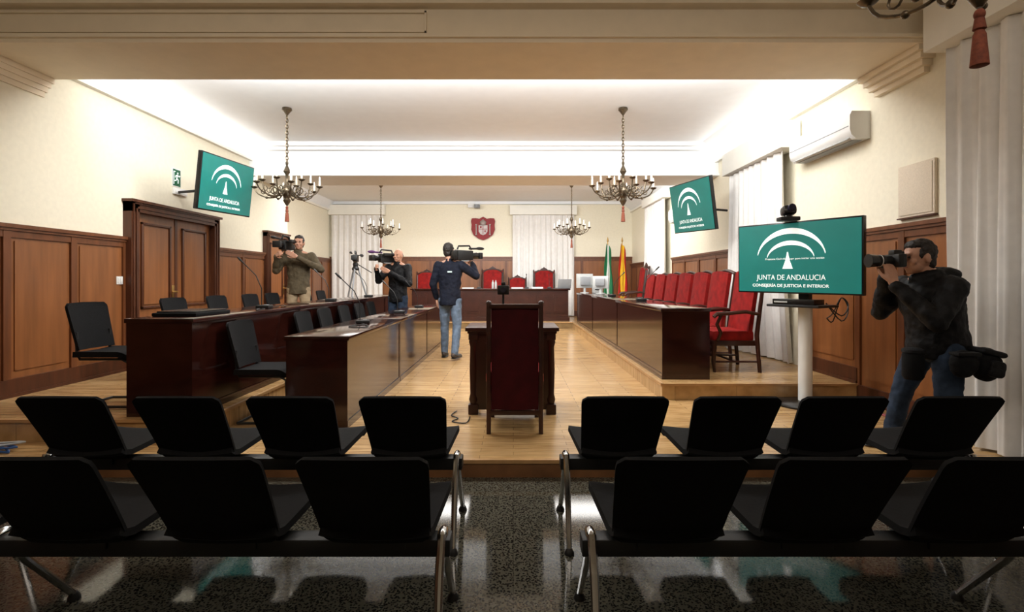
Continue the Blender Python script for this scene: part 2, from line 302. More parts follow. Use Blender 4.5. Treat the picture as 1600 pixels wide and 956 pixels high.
# ---------------- foreground beam seating
def seat_parts(t,x):
    def bk(u,v):
        wt,wb=.415,.365; w=(wb+(wt-wb)*v)/2; v0=.90
        if v>v0: q=(v-v0)/(1-v0); w-= .028*(1-math.sqrt(max(0,1-q*q)))
        if v<.12: q=(.12-v)/.12; w-=.03*(1-math.sqrt(max(0,1-q*q)))
        X=(u-.5)*2*w; return (x+X, -.045-.20*v**1.1-.018*(1-(2*u-1)**2)+.02, .425+.352*v-.004*(2*u-1)**2)
    q=MB().shell(bk,16,20,.014).build('backrest','blackm',t,sharp=60)
    MB().shell(lambda u,v:(bk(.08+.84*u,.07+.86*v)[0],bk(.08+.84*u,.07+.86*v)[1]+.012,bk(.08+.84*u,.07+.86*v)[2]),10,10,.014).build('back_pad','blackm',q,sharp=60)
    def se(u,v):
        w=.212-(.04*(1-math.sqrt(max(0,1-((v-.8)/.2)**2))) if v>.8 else 0)-.03*(1-v)
        X=(u-.5)*2*w; return (x+X,-.06+.47*v,.445+.03*v+.015*(2*u-1)**2-(.06*((v-.85)/.15)**2 if v>.85 else 0)+(.03*((.15-v)/.15)**2 if v<.15 else 0))
    q=MB().shell(se,14,16,.026).build('seat','blackm',t,sharp=60)
    MB().mm((x-.09,-.01,.385),(x+.09,.13,.43),.004).build('seat_bracket','black',q)
def leg(t,x):
    ap=V((x,.04,.40))
    l=MB().rings([(ap+V((0,-.03,.03)),.016),(V((x,-.05,.32)),.016),(V((x,-.13,.02)),.013)],10).rings([(ap+V((0,.02,.0)),.016),(V((x,.13,.28)),.015),(V((x,.34,.02)),.013)],10).ell(ap+V((0,0,.015)),(.02,.055,.025)).build('leg','chrome',t)
    for y in (-.132,.342): MB().lathe([(.011,.03),(.018,.02),(.024,.006),(.024,0)],(x,y,0),14).build('foot_pad','black',l)
def bench(name,label,D,seats,legs,x0,x1):
    t=thing(name,label,'bench',((x0+x1)/2,D,0),0,'black beam benches in the public area'); cx=(x0+x1)/2
    MB().mm((x0-cx,0,.355),(x1-cx,.075,.415),.006).build('beam','black',t)
    for s in seats: seat_parts(t,s-cx)
    for l in legs: leg(t,l-cx)
bench('beam_bench','black four-seat beam bench on the left, nearer the wooden step',2.60,(-.518,-1.045,-1.575,-2.12),(-.29,-2.38),-2.42,-.26)
bench('beam_bench','black four-seat beam bench on the right, in front of the photographer',2.60,(.524,1.05,1.55,2.09),(.27,2.34),.24,2.38)
bench('beam_bench','nearest black beam bench on the left, cut by the frame',1.78,(-.465,-.98,-1.50,-2.03),(-.25,-1.82),-2.3,-.22)
bench('beam_bench','nearest black beam bench on the right, cut by the frame',1.78,(.52,1.02,1.53,2.05),(.274,1.84),.24,2.3)
# ---------------- black office chairs (facing +Y)
def office_chair():
    t=thing('office_chair','','chair',group='black mesh chairs at the left desks')
    def bk(u,v):
        w=(.19+.02*v)-(.03*(1-math.sqrt(max(0,1-((v-.88)/.12)**2))) if v>.88 else 0)
        return ((u-.5)*2*w,-.20-.09*v-.03*(1-(2*u-1)**2),.47+.385*v)
    q=MB().shell(bk,10,14,.02).build('backrest','blackm',t,sharp=60)
    def se(u,v):
        w=.205-(.03*(1-math.sqrt(max(0,1-((v-.85)/.15)**2))) if v>.85 else 0)
        return ((u-.5)*2*w,-.22+.43*v,.455+.01*(2*u-1)**2-(.04*((v-.85)/.15)**2 if v>.85 else 0))
    MB().shell(se,10,12,.045).build('seat','blackm',t,sharp=60)
    b=MB()
    for s in (-1,1): b.tube([(s*.17,-.22,.62),(s*.17,-.215,.45),(s*.17,-.19,.40),(s*.17,.15,.40),(s*.17,.2,.37),(s*.18,.22,.05),(s*.18,.2,.015),(s*.18,-.2,.015)],.011)
    b.tube([(-.18,-.2,.015),(.18,-.2,.015)],.011).tube([(-.17,.1,.40),(.17,.1,.40)],.009).build('frame','black',t)
    return t
oc=office_chair(); first=True
def put_oc(x,y,z,rz,label):
    global first
    if first: o=oc; first=False; o.location=(x,y,z); o.rotation_euler=(0,0,rz); o['label']=label
    else: o=dup(oc,(x,y,z),rz,label)
for i,y in enumerate((4.33,5.5,6.3,7.1,7.75,9.0,9.7)): put_oc(-3.33 if i==0 else -3.38,y,PZ,-PI/2,ORD[i]+' black mesh chair behind the outer left desks')
for i,y in enumerate((4.45,5.76,6.42,7.15,7.86,8.5)): put_oc(-2.10 ,y,WZ,-PI/2,ORD[i]+' black mesh chair in the gap between the two left desk rows')
# ---------------- red upholstered armchairs (facing +Y)
def armchair(name,h,crest,grp,mat_='red',w=.56,arms=True):
    t=thing(name,'','armchair',group=grp)
    hb=h-.06 if crest else h
    def bk(u,v):
        W=(w/2-.035); X=(u-.5)*2*W; zz=.44+(hb-.44)*v+(.03*(1-(2*u-1)**2) if v>.9 else 0)
        return (X,-.19-.10*v+.02*(1-(2*u-1)**2),zz)
    MB().shell(bk,12,12,.05).build('backrest',mat_,t,sharp=60)
    f=MB()
    for s in (-1,1): f.rings([((s*(w/2-.02),-.27,0),.022),((s*(w/2-.02),-.235,.42),.026),((s*(w/2-.02),-.285-.04,hb+.01),.02)],8)
    f.tube([(-(w/2-.02),-.325,hb),(-w/4,-.325,hb+.03),(0,-.325,hb+.045),(w/4,-.325,hb+.03),((w/2-.02),-.325,hb)],.022)
    f.build('back_frame','carv',t)
    if crest:
        c=MB().prism([(x*.2*w/.56,-.34,hb+.02+z*.8) for x,z in ((-1,0),(-.8,.05),(-.5,.055),(-.35,.09),(-.12,.12),(0,.15),(.12,.12),(.35,.09),(.5,.055),(.8,.05),(1,0))],(0,.035,0))
        c.ell((0,-.325,hb+.06),(.05,.03,.04))
        for s in (-1,1): c.ell((s*(w/2-.02),-.325,hb+.03),(.022,.022,.04))
        for s in (-1,1): c.tube([(s*(w/2-.045),-.165,.5),(s*(w/2-.045),-.255,hb-.02)],.03)
        c.tube([(-(w/2-.05),-.255,hb-.02),(-w/4,-.255,hb+.02),(0,-.255,hb+.035),(w/4,-.255,hb+.02),((w/2-.05),-.255,hb-.02)],.032)
        c.build('crest','carv',t)
    MB().box((0,.02,.41),(w-.07,.47,.12),None,.03).build('seat',mat_,t)
    MB().mm((-w/2+.03,-.24,.30),(w/2-.03,.26,.36),.006).build('seat_frame','carv',t)
    for s in (-1,1): MB().rings([((s*(w/2-.045),.23,0),.018),((s*(w/2-.045),.245,.12),.024),((s*(w/2-.045),.23,.36),.03)],8).build('leg','carv',t)
    if arms:
        for s in (-1,1):
            MB().rings([((s*(w/2-.01),-.26,.66),.018),((s*(w/2),-.1,.69),.022),((s*(w/2),.1,.67),.022),((s*(w/2),.22,.665),.026),((s*(w/2),.26,.63),.022)],8).rings([((s*(w/2),.17,.66),.018),((s*(w/2-.01),.22,.55),.02),((s*(w/2-.02),.17,.45),.02),((s*(w/2-.04),.2,.36),.02)],8).build('armrest','carv',t)
    MB().tube([(-(w/2-.04),.22,.12),(-(w/2-.04),-.26,.12)],.012).tube([((w/2-.04),.22,.12),((w/2-.04),-.26,.12)],.012).tube([(-(w/2-.04),0,.12),((w/2-.04),0,.12)],.012).build('stretcher','carv',t)
    return t
a=armchair('armchair',1.13,False,'red armchairs behind the right desks',w=.61)
for i,y in enumerate((6.08,6.80,7.48,8.16,8.84,9.52,10.20)):
    o=a if i==0 else dup(a,(0,0,0)); o.location=(2.5 if i else 2.52,y,PZ); o.rotation_euler=(0,0,PI/2); o['label']=ORD[i]+' red velvet armchair from the television stand, behind the right desks'
j=armchair('judge_chair',1.24,True,'carved red judge chairs behind the bench',w=.62)
for i,(x,w) in enumerate(((664,1),(769,1.06),(808.5,.88),(851,1.04))):
    o=j if i==0 else dup(j,(0,0,0)); p=PX(x,439,55.5); o.location=(p.x,14.42,PZ); o.rotation_euler=(0,0,PI); o.scale=(w*.98,w,w*1.05)
    o['label']=['leftmost carved red judge chair behind the bench, left of the walking man','tallest red judge chair, below the crest','red judge chair right of the tallest one','rightmost carved red judge chair behind the bench, under the curtain'][i]
o=dup(j,(2.9,12.4,PZ),PI/2,'carved high-backed red chair standing against right wall near the flags'); o['group']='single side chair'; o.scale=(1,1,1.12)
# witness chair
w=thing('witness_chair','high-backed wooden chair with dark maroon back, standing in the centre aisle','chair',(.012,4.32,WZ))
f=MB()
for s in (-1,1):
    f.box((s*.205,-.30,.51),(.034,.04,1.03),M.Rotation(.02,3,'X'),.005); f.ell((s*.205,-.31,1.03),(.024,.024,.018),n=10)
f.mm((-.205,-.33,.985),(.205,-.295,1.02),.005).mm((-.205,-.315,.15),(.205,-.285,.185),.004).build('back_frame','carv',w)
MB().shell(lambda u,v:((u-.5)*.37,-.30-.006*v-.012*math.sin(PI*u),.19+.795*v),8,8,.028).build('back_panel',mat('maroon_back',(.045,.002,.004),.8,var=.3,scale=10,spec=.2),w,sharp=60)
MB().box((0,-.02,.43),(.46,.50,.12),None,.035).build('seat_cushion','red',w)
MB().mm((-.215,-.26,.31),(.215,.235,.375),.005).build('seat_frame','carv',w)
for s in (-1,1): MB().box((s*.195,.205,.17),(.036,.036,.34),None,.004).build('leg','carv',w)
MB().mm((-.205,-.28,.13),(-.18,.2,.16)).mm((.18,-.28,.13),(.205,.2,.16)).build('stretcher','carv',w)
# ---------------- chandeliers (origin at ceiling)
def chandelier():
    t=thing('chandelier','','chandelier',group='bronze chandeliers with candle arms')
    MB().lathe([(.005,0),(.06,-.005),(.065,-.03),(.04,-.06),(.012,-.10),(.005,-.11)]).build('canopy','bronze',t)
    c=MB()
    for i in range(15):
        z=-.13-i*.042; n=10; pts=[]
        for q in range(n+1):
            a_=2*PI*q/n; x=.016*math.cos(a_); zz=.03*math.sin(a_); pts.append((x,0,z+zz) if i%2 else (0,x,z+zz))
        c.tube(pts,.006,5)
    c.build('chain','bronze',t)
    MB().lathe([(.004,-.72),(.02,-.74),(.012,-.78),(.03,-.82),(.045,-.86),(.02,-.90),(.014,-.98),(.022,-1.02),(.05,-1.06),(.07,-1.10),(.075,-1.14),(.05,-1.19),(.03,-1.22),(.05,-1.25),(.03,-1.29),(.01,-1.32)]).build('column','bronze',t)
    for i in range(12):
        a_=2*PI*i/12; R=.44 if i%2==0 else .30; dz=0 if i%2==0 else .07; d=V((math.cos(a_),math.sin(a_),0))
        pr=[(d*.05+V((0,0,-1.13)),.009),(d*.14+V((0,0,-1.20)),.009),(d*(R*.6)+V((0,0,-1.21)),.008),(d*(R*.88)+V((0,0,-1.16)),.008),(d*R+V((0,0,-1.08+dz)),.007)]
        P=[p for p,r in pr]; sm=[]
        for q in range(len(P)-1):
            for w_ in (0,.33,.66):
                p0=P[max(0,q-1)];p1=P[q];p2=P[q+1];p3=P[min(len(P)-1,q+2)]; x=w_
                sm.append(.5*((2*p1)+(p2-p0)*x+(2*p0-5*p1+4*p2-p3)*x*x+(3*p1-p0-3*p2+p3)*x**3))
        sm.append(P[-1])
        am=MB().tube(sm,.0085,7)
        sp=[d*(.17+.045*math.cos(q*.6))*1+V((0,0,-1.12+.045*math.sin(q*.6))) for q in range(11)]
        am.tube(sp,.0065,6); am.ell(d*(R*.62)+V((0,0,-1.21)),(.018,.018,.018),n=8)
        sp=[d*(R*.72+.03*math.cos(q*.7+2))+V((0,0,-1.13+.03*math.sin(q*.7+2))) for q in range(9)]
        am.tube(sp,.0055,6)
        am=am.build('arm','bronze',t); e=d*R+V((0,0,-1.08+dz))
        MB().lathe([(.006,-.01),(.03,.0),(.045,.015),(.04,.018),(.014,.012),(.014,.03)],e,12).build('drip_cup','bronze',am)
        MB().lathe([(.014,.02),(.014,.095),(.010,.10)],e,10).build('candle_sleeve','candle',am)
        MB().lathe([(.008,.10),(.013,.117),(.008,.14),(.001,.155)],e,8).build('bulb','bulb',am)
    MB().ell((0,0,-1.345),(.018,.018,.022)).lathe([(.015,-1.36),(.021,-1.40),(.014,-1.405),(.020,-1.42),(.029,-1.535),(.024,-1.537)],n=16).build('tassel','tassel',t)
    return t
ch=chandelier()
for i,(x,y,l) in enumerate(((-3.05,6.9,'bronze candle chandelier hanging beside the left wall television'),(1.48,6.9,'bronze candle chandelier hanging left of the right wall television'),(-3.18,12.3,'small-looking distant chandelier in front of the left back curtain'),(1.4,12.3,'distant chandelier in front of the right back curtain'),(1.73,1.9,'chandelier at the top right edge, only arms and rust tassel in view'))):
    o=ch if i==0 else dup(ch,(0,0,0)); o.location=(x,y,CEIL); o['label']=l; o.rotation_euler=(0,0,.2*i)
# ---------------- screens
def project(p): return (802+800*p[0]/p[1],439-800*(p[2]-EYE)/p[1])
def fit(cor,X0,asp,p0):
    def mtx(p): return M.Translation((X0,p[0],p[1]))@M.Rotation(p[2],4,'Z')@M.Rotation(p[3],4,'X')@M.Rotation(p[4],4,'Y')
    def err(p):
        m=mtx(p); W=p[5]; H=W/asp; e=0
        for (a,b),(cx,cy) in zip(((-1,1),(1,1),(1,-1),(-1,-1)),cor):
            q=m@V((a*W/2,0,b*H/2)); x,y=project(q); e+=(x-cx)**2+(y-cy)**2
        return e+200*p[4]**2
    rnd=random.Random(2); p=list(p0); e=err(p); st_=[.3,.2,.3,.2,.1,.15]; sc=1
    for i in range(6000):
        q=[a+rnd.gauss(0,1)*s*sc for a,s in zip(p,st_)]
        if q[5]<.5 or q[5]>2: continue
        e2=err(q)
        if e2<e: p,e=q,e2; sc=min(1,sc*1.3)
        else: sc=max(.0005,sc*.985)
    return p,mtx(p)
def text_mesh(s,width,height,x,z,y,name,parent,m,bold=0):
    cu=bpy.data.curves.new('t','FONT'); cu.body=s; cu.size=1; cu.align_x='CENTER'; cu.align_y='CENTER'; cu.extrude=.01; cu.offset=bold
    o=bpy.data.objects.new('t',cu); C.objects.link(o); bpy.context.view_layer.update()
    me=bpy.data.meshes.new_from_object(o.evaluated_get(bpy.context.evaluated_depsgraph_get())); bpy.data.objects.remove(o)
    xs=[v.co.x for v in me.vertices]; ys=[v.co.y for v in me.vertices]; cx=(min(xs)+max(xs))/2; cy=(min(ys)+max(ys))/2; sx=width/(max(xs)-min(xs)); sy=height/(max(ys)-min(ys))
    for v in me.vertices:
        a,b,c=v.co; v.co=(x+(a-cx)*sx, y-c*.05, z+(b-cy)*sy)
    me.materials.clear(); me.materials.append(MT[m]); r=bpy.data.objects.new(name,me); C.objects.link(r); r.parent=parent; return r
def tv(parent,W,H,small=True):
    MB().box((0,.03,0),(W+.03,.05,H+.03),None,.006).box((0,.07,0),(W*.6,.04,H*.6),None,.01).build('housing','blackg',parent)
    s=MB().box((0,.002,0),(W,.004,H)).build('screen','screen',parent); y=-.002
    def cres(cu,cv,rx,ro,ri,n=32,a0=.06):
        A=[];B=[]
        for q in range(n+1):
            a_=a0*PI+(1-2*a0)*PI*q/n; A.append(V((cu+rx*math.cos(a_),y,cv+ro*math.sin(a_)))); B.append(V((cu+rx*.985*math.cos(a_),y,cv+ri*math.sin(a_))))
        return A,B
    k_=W/193.
    def c2(x,yy): return ((x-1251)*k_,(399-yy)*H/118.)
    m=MB(); cx,cz=c2(1244,402); m.strip(*cres(cx,cz,56*k_,50*k_,41*k_),(0,-.002,0)); m.build('logo_arch','logo',s)
    m=MB(); m.strip(*cres(cx,cz-1*k_,39*k_,31*k_,24*k_),(0,-.002,0)); m.build('logo_arch','logo',s)
    pts=[c2(1239.7,389),c2(1241.3,389),c2(1243.5,402),c2(1249,418),c2(1232,418),c2(1237.5,402)]
    MB().prism([(p[0],y,p[1]) for p in pts],(0,-.002,0)).build('logo_spire','logo',s)
    x,z=c2(1243,434); text_mesh('JUNTA DE ANDALUCIA',112*k_,11*k_,x,z,y,'lettering',s,'logo')
    x,z=c2(1242,447); text_mesh('CONSEJERÍA DE JUSTICIA E INTERIOR',124*k_,7.5*k_,x,z,y,'lettering',s,'logo',.015)
    if small:
        x,z=c2(1250,401); text_mesh('Presione Ctrl+Alt+Supr para iniciar una sesión',94*k_,4*k_,x,z,y-.001,'lettering',s,'logo')
    return s
def wall_tv(name,label,cor,X0,p0,wallx):
    p,m=fit(cor,X0,1.62,p0); t=thing(name,label,'television',group='wall televisions with teal screen'); t.matrix_world=m
    W=p[5]; H=W/1.62; tv(t,W-.02,H-.02,False); mi=m.inverted()
    q=m@V((0,.09,0)); wp=V((wallx,q.y+.35,q.z-.02))
    MB().tube([mi@q,mi@((q+wp)/2+V((0,.08,0))),mi@wp],.018).build('wall_bracket','black',t)
wall_tv('television','wall television with teal logo screen above the left doors',[(318,236),(397,262),(391,340),(308,325)],-3.6,[6.8,2.7,.8,.25,0,1.0],LW+.03)
wall_tv('television','wall television with teal logo screen on the right wall behind the chandelier',[(1045,292),(1108,275),(1117,357),(1055,366)],2.75,[8.0,2.6,-.7,.2,0,.95],RW-.03)
p,m=fit([(1154,352),(1348,338),(1348,460),(1154,458)],2.68,1.74,[4.7,1.6,-.5,0,0,1.3])
TY=p[0]; yaw=p[2]; TZ=p[1]; nb=m@V((0,.19,0)); SX,SY=nb.x,nb.y
t=thing('television_stand','white column stand with black base holding the big screen','television stand',(SX,SY,WZ),yaw)
MB().lathe([(.30,0),(.30,.015),(.27,.03),(.06,.04)],n=32).build('base','blackg',t)
MB().lathe([(.062,.03),(.062,.95)],n=24).build('column','white',t)
MB().mm((-.25,-.24,.95),(.25,.12,.975),.006).build('shelf','black',t)
MB().mm((-.05,-.03,.975),(.05,.03,TZ-WZ+.15)).mm((-.18,-.09,TZ-WZ-.15),(.18,-.03,TZ-WZ+.15)).build('mount','black',t)
d=thing('television','big flat television with teal logo on the white column stand','television'); d.matrix_world=M.Translation((0,0,0))@m
tv(d,p[5]-.02,p[5]/1.74-.02)
bx=thing('set_top_box','black equipment box on the shelf below the big screen','electronic box',(SX,SY,WZ+.977),yaw)
MB().mm((-.2,-.22,0),(.2,-.04,.05),.004).build('case','blackg',bx); MB().mm((-.18,-.225,.015),(-.05,-.22,.03)).build('display','lgrey',bx)
zz=TZ+p[5]/1.74/2+.01
c=thing('conference_camera','black pan-tilt conference camera standing on top of big screen','camera',(2.64,TY+.03,zz),yaw+.9)
MB().mm((-.09,-.06,0),(.09,.06,.04),.012).build('base','black',c); MB().lathe([(.04,.04),(.035,.06)]).box((0,0,.10),(.12,.13,.085),M.Rotation(-.2,3,'X'),.03).build('head','blackg',c); MB().rings([((0,-.05,.115),.034),((.0,-.10,.125),.032)],16).build('lens','glass',c)
# ---------------- wall fittings
def on_left(x,y,sx):
    s=(802-x)/-LW; return PX(x,y,s)
p=on_left(275,278,0); t=thing('exit_sign','green and white emergency exit sign beside the left television','sign',(LW,p.y,p.z)); MB().mm((0,-.085,-.12),(.010,.085,.12),.002).build('border','white',t); MB().mm((0.01,-.075,-.11),(.012,.075,.11),.0005).build('panel','green',t)
r=MB().ell((.014,.015,.062),(.003,.013,.013),n=8)
def fl(a,b,w=.012): r.tube([(.014,a[0],a[1]),(.014,b[0],b[1])],w/2,5)
for a_,b_ in (((.01,.042),(-.005,-.005)),((.012,.036),(.045,.02)),((.045,.02),(.055,.036)),((.01,.036),(-.022,.028)),((-.022,.028),(-.032,.002)),((-.005,-.005),(.024,-.03)),((.024,-.03),(.02,-.07)),((-.005,-.005),(-.02,-.038)),((-.02,-.038),(-.05,-.042))): fl(a_,b_)
r.build('running_figure','logo',t); MB().mm((.013,-.066,-.09),(.015,-.058,.08)).mm((.013,-.066,.075),(.015,-.03,.083)).build('door_mark','logo',t)
p=on_left(279,300,0); t=thing('emergency_light','white emergency light box below the exit sign','light',(LW,p.y,p.z)); MB().mm((0,-.13,-.045),(.04,.13,.045),.01).build('housing','white',t); MB().mm((.04,-.11,-.03),(.045,.11,.02),.002).build('diffuser','paper',t)
p=on_left(183,438,0); t=thing('light_switch','white double light switch on the left wainscot before the doors','switch',(LW+.022,p.y,p.z)); MB().mm((0,-.045,-.045),(.01,.045,.045),.003).build('plate','white',t); MB().mm((.01,-.03,-.03),(.016,-.003,.03),.002).build('rocker','white',t); MB().mm((.01,.003,-.03),(.016,.03,.03),.002).build('rocker','white',t)
def ac(y0,y1,z0,z1,label):
    t=thing('air_conditioner',label,'air conditioner',(RW,(y0+y1)/2,z0)); h=(y1-y0)/2; H=z1-z0
    MB().prism([(0,-h,0),(-.14,-h,0),(-.185,-h,.04),(-.20,-h,.09),(-.20,-h,H-.04),(-.18,-h,H),(0,-h,H)],(0,2*h,0)).build('body','white',t)
    MB().mm((-.135,-h+.06,-.006),(-.04,h-.06,.002)).build('air_outlet','grey',t); MB().box((-.168,0,.018),(.006,2*h-.12,.05),M.Rotation(.9,3,'Y')).build('flap','lgrey',t); MB().mm((-.203,-h+.02,H*.45),(-.199,h-.02,H*.45+.008)).build('seam','grey',t)
ac(5.02,6.12,EYE+1.40,EYE+1.67,'large white wall air conditioner above the big screen')
ac(9.9,10.9,EYE+1.22,EYE+1.5,'distant white wall air conditioner right of the right wall television')
t=thing('wall_speaker','beige fabric-fronted wall loudspeaker above the photographer','loudspeaker',(RW,4.42,EYE+.56)); MB().mm((-.028,-.2,0),(0,.2,.46),.005).build('cabinet','spk',t); MB().mm((-.034,-.18,.02),(-.028,.18,.44),.002).build('grille','spk',t); MB().mm((-.04,-.202,-.012),(0,.202,.0)).build('trim','woodd',t)
# crest on back wall
p=PX(755,357,53); t=thing('wall_crest','dark red shield crest with coat of arms on the back wall','crest',(p.x,BW-.03,p.z))
out=[(-1,.62),(-.92,.85),(-.6,.86),(-.3,.82),(0,1),(.3,.82),(.6,.86),(.92,.85),(1,.62),(.95,.3),(.98,-.1),(.8,-.55),(.4,-.85),(0,-1),(-.4,-.85),(-.8,-.55),(-.98,-.1),(-.95,.3)]
MB().prism([(a_*.355,0,b_*.345) for a_,b_ in out],(0,-.04,0)).build('board','crest',t)
MB().prism([(a_*.13,-.04,-.05+b_*.14) for a_,b_ in ((-1,1),(1,1),(1,-.3),(.6,-.85),(0,-1.1),(-.6,-.85),(-1,-.3))],(0,-.02,0)).build('shield','silver',t)
MB().mm((-.115,-.066,-.035),(.115,-.06,-.02)).mm((-.008,-.066,-.17),(.008,-.06,.08)).mm((-.09,-.066,.01),(-.04,-.06,.06)).mm((.04,-.066,-.11),(.08,-.06,-.06)).build('quartering','crest',t)
for s in (-1,1): MB().lathe([(.032,-.2),(.028,-.17),(.016,-.16),(.016,.08),(.028,.09),(.032,.12)],(s*.20,-.055,0),10).build('pillar','silver',t)
c_=MB().lathe([(.08,.10),(.085,.13),(.10,.17),(.075,.21),(.03,.235)],(0,-.06,0),12).ell((0,-.06,.25),(.018,.015,.018)); c_.build('crown','silver',t)
p=PX(742,324,53); t=thing('wall_camera','small white swivel camera on a bracket high on the back wall','camera',(p.x,BW,p.z)); MB().mm((-.2,-.12,-.02),(-.02,0,.1),.01).build('housing','white',t); MB().mm((.0,-.3,-.05),(.16,-.1,.05),.01).rings([((.08,-.3,0),.035),((.08,-.36,0),.04)],12).build('camera_body','grey',t); MB().tube([(.08,-.1,0),(.08,0,.02)],.015).build('bracket','grey',t)
# flags
def flag(x,y,label,cols):
    t=thing('flag',label,'flag',(x,y,PZ),0,'flags on poles beside the judges bench')
    MB().lathe([(.16,0),(.16,.03),(.03,.06)],n=20).build('base','brass',t); MB().lathe([(.014,.05),(.014,2.12),(.03,2.14),(.02,2.2),(.003,2.26)],n=10).build('pole','brass',t)
    n=len(cols)
    for i,cn in enumerate(cols):
        def fn(u,v,i=i):
            q=(i+u)/n
            return ((q-.5)*.30*(.30+.60*(1-v)**.5)+.012*math.sin(9*v+q*6), -.04-.025*math.sin(q*16+v*2)-.03, 2.08-1.40*(1-v)-.10*q*(v))
        MB().shell(fn,10,14,.004).build('cloth',cn,t,sharp=80)
flag(2.62,14.2,'green and white draped flag, left one of two',['fgreen','fwhite','fgreen']); flag(3.02,14.2,'red and yellow draped flag, right one of two',['fred','fyel','fyel','fred'])
# ---------------- desk items
DT=WZ+.75; PT=PZ+.75
def mic(x,y,z,rz,label,L=.42):
    t=thing('microphone',label,'microphone',(x,y,z),rz,'gooseneck desk microphones')
    MB().box((0,0,.018),(.11,.14,.036),None,.012).build('base','black',t); MB().mm((-.03,.0,.036),(.03,.04,.04)).build('button','grey',t)
    pts=[(0,-.03,.035),(0,-.03,.035+L*.35),(0,-.03-L*.12,.035+L*.62),(0,-.03-L*.4,.035+L*.9)]
    MB().tube(pts,.0055,6).build('gooseneck','black',t); MB().rings([((0,-.03-L*.38,.035+L*.88),.008),((0,-.03-L*.44,.035+L*.94),.012),((0,-.03-L*.5,.035+L),.009)],8).build('microphone_head','black',t)
mic(-2.6,5.35,PT,-PI/2,'nearest gooseneck microphone on the outer left desk row',.5); mic(-2.6,7.3,PT,-PI/2,'second gooseneck microphone on the outer left desk row'); mic(-2.6,9.2,PT,-PI/2,'third gooseneck microphone on the outer left desk row')
mic(-1.6,5.45,DT,-PI/2+.2,'nearest gooseneck microphone on the inner left desk row',.5); mic(-1.6,7.2,DT,-PI/2,'second gooseneck microphone on the inner left desk row'); mic(-1.6,8.7,DT,-PI/2,'third gooseneck microphone on the inner left desk row')
mic(1.85,7.4,PT,PI/2,'nearest gooseneck microphone on the right desks',.46); mic(1.85,9.6,PT,PI/2,'farther gooseneck microphone on the right desks')
for i,x in enumerate((-1.6,-.9,-.3,.35,.95)): mic(x,13.5,PZ+.84,PI,['leftmost','second from left','middle','second from right','rightmost'][i]+' small microphone on the judges bench',.35)
def cable(pts,m,r,label,name='cable'):
    P=[V(q) for q in pts]; sm=[]
    for q in range(len(P)-1):
        for x in (0,.25,.5,.75):
            p0=P[max(0,q-1)];p1=P[q];p2=P[q+1];p3=P[min(len(P)-1,q+2)]; sm.append(.5*((2*p1)+(p2-p0)*x+(2*p0-5*p1+4*p2-p3)*x*x+(3*p1-p0-3*p2+p3)*x**3))
    sm.append(P[-1]); tag(MB().tube(sm,r,6).build(name,m),label,'cable')
cable([(-1.6,5.4,DT+.006),(-1.5,5.2,DT+.006),(-1.42,5.0,DT+.006),(-1.5,4.9,DT+.006),(-1.62,5.05,DT+.006),(-1.5,5.25,DT+.006)],'black',.005,'loop of thin black cable on the inner left desk')
cable([(-2.6,5.3,PT+.006),(-2.5,5.15,PT+.006),(-2.48,4.95,PT+.006),(-2.55,5.1,PT+.006),(-2.6,5.25,PT+.006)],'black',.005,'loop of thin black cable on the outer left desk')
t=thing('document_folder','flat black laptop bag lying on nearest outer left desk','bag',(-2.72,4.35,PT)); MB().box((0,0,.015),(.36,.5,.03),None,.01).build('body','blackm',t); MB().box((0,0,.036),(.32,.44,.012),None,.005).build('flap','blackg',t)
cable([(-.52,4.7,WZ+.008),(-.55,4.55,WZ+.008),(-.48,4.45,WZ+.008),(-.52,4.35,WZ+.008),(-.4,4.3,WZ+.008),(-.38,4.5,WZ+.008)],'black',.005,'thin black cable curled on floor beside the witness table')
for i in range(3):
    cable([(-4.1+.05*i,3.55,WZ+.012+.018*i),(-3.75,3.6-.05*i,WZ+.012+.018*i),(-3.5,3.55+.06*i,WZ+.012+.018*i),(-3.75,3.7-.04*i,WZ+.014+.018*i),(-4.0,3.65+.03*i,WZ+.012+.018*i),(-4.2,3.52,WZ+.012+.018*i),(-3.6,3.5+.03*i,WZ+.014+.018*i)],'blue' if i<2 else 'lgrey',.008,['lower blue cable in the coil by the left wall','upper blue cable in the coil by the left wall','grey cable in the coil by the left wall'][i])
for i in range(3): cable([(3.4,5.05-.12*i,WZ+.01),(3.24,4.95-.12*i,WZ+.01),(3.3,4.6-.05*i,WZ+.01),(3.42-.04*i,4.2,WZ+.01)],['pink','black','pink'][i],.007,['pink cable on the floor right of the television stand, farther','black cable on the floor right of the television stand','pink cable on the floor right of the television stand, nearer'][i])
for i in range(2): cable([(SX+.20,SY,1.1),(SX+.32,SY-.05,.98-.05*i),(SX+.42,SY,1.08-.04*i),(SX+.38,SY+.05,1.15),(SX+.3,SY+.05,1.0-.08*i),(SX+.24,SY+.05,.95)],'black',.006,['upper','lower'][i]+' black cable looped behind the shelf of the television stand')
t=thing('table_microphone','small black microphone unit on a stand on the witness table','microphone',(-.095,4.86,WZ+.785)); MB().lathe([(.055,0),(.055,.012),(.014,.02),(.010,.29)]).build('base','black',t); MB().box((0,0,.33),(.11,.06,.09),None,.01).build('body','black',t); MB().rings([((0,-.03,.33),.026),((0,-.06,.33),.024)],14).build('lens','glass',t); MB().box((0,0,.39),(.04,.04,.03),None,.006).build('top_cap','black',t)
t=thing('microphone_box','flat black microphone base on the right half of witness table','device',(.12,4.8,WZ+.785)); MB().box((0,0,.015),(.12,.15,.03),None,.01).build('body','black',t); MB().mm((-.03,-.03,.03),(.03,.03,.034)).build('button','grey',t)
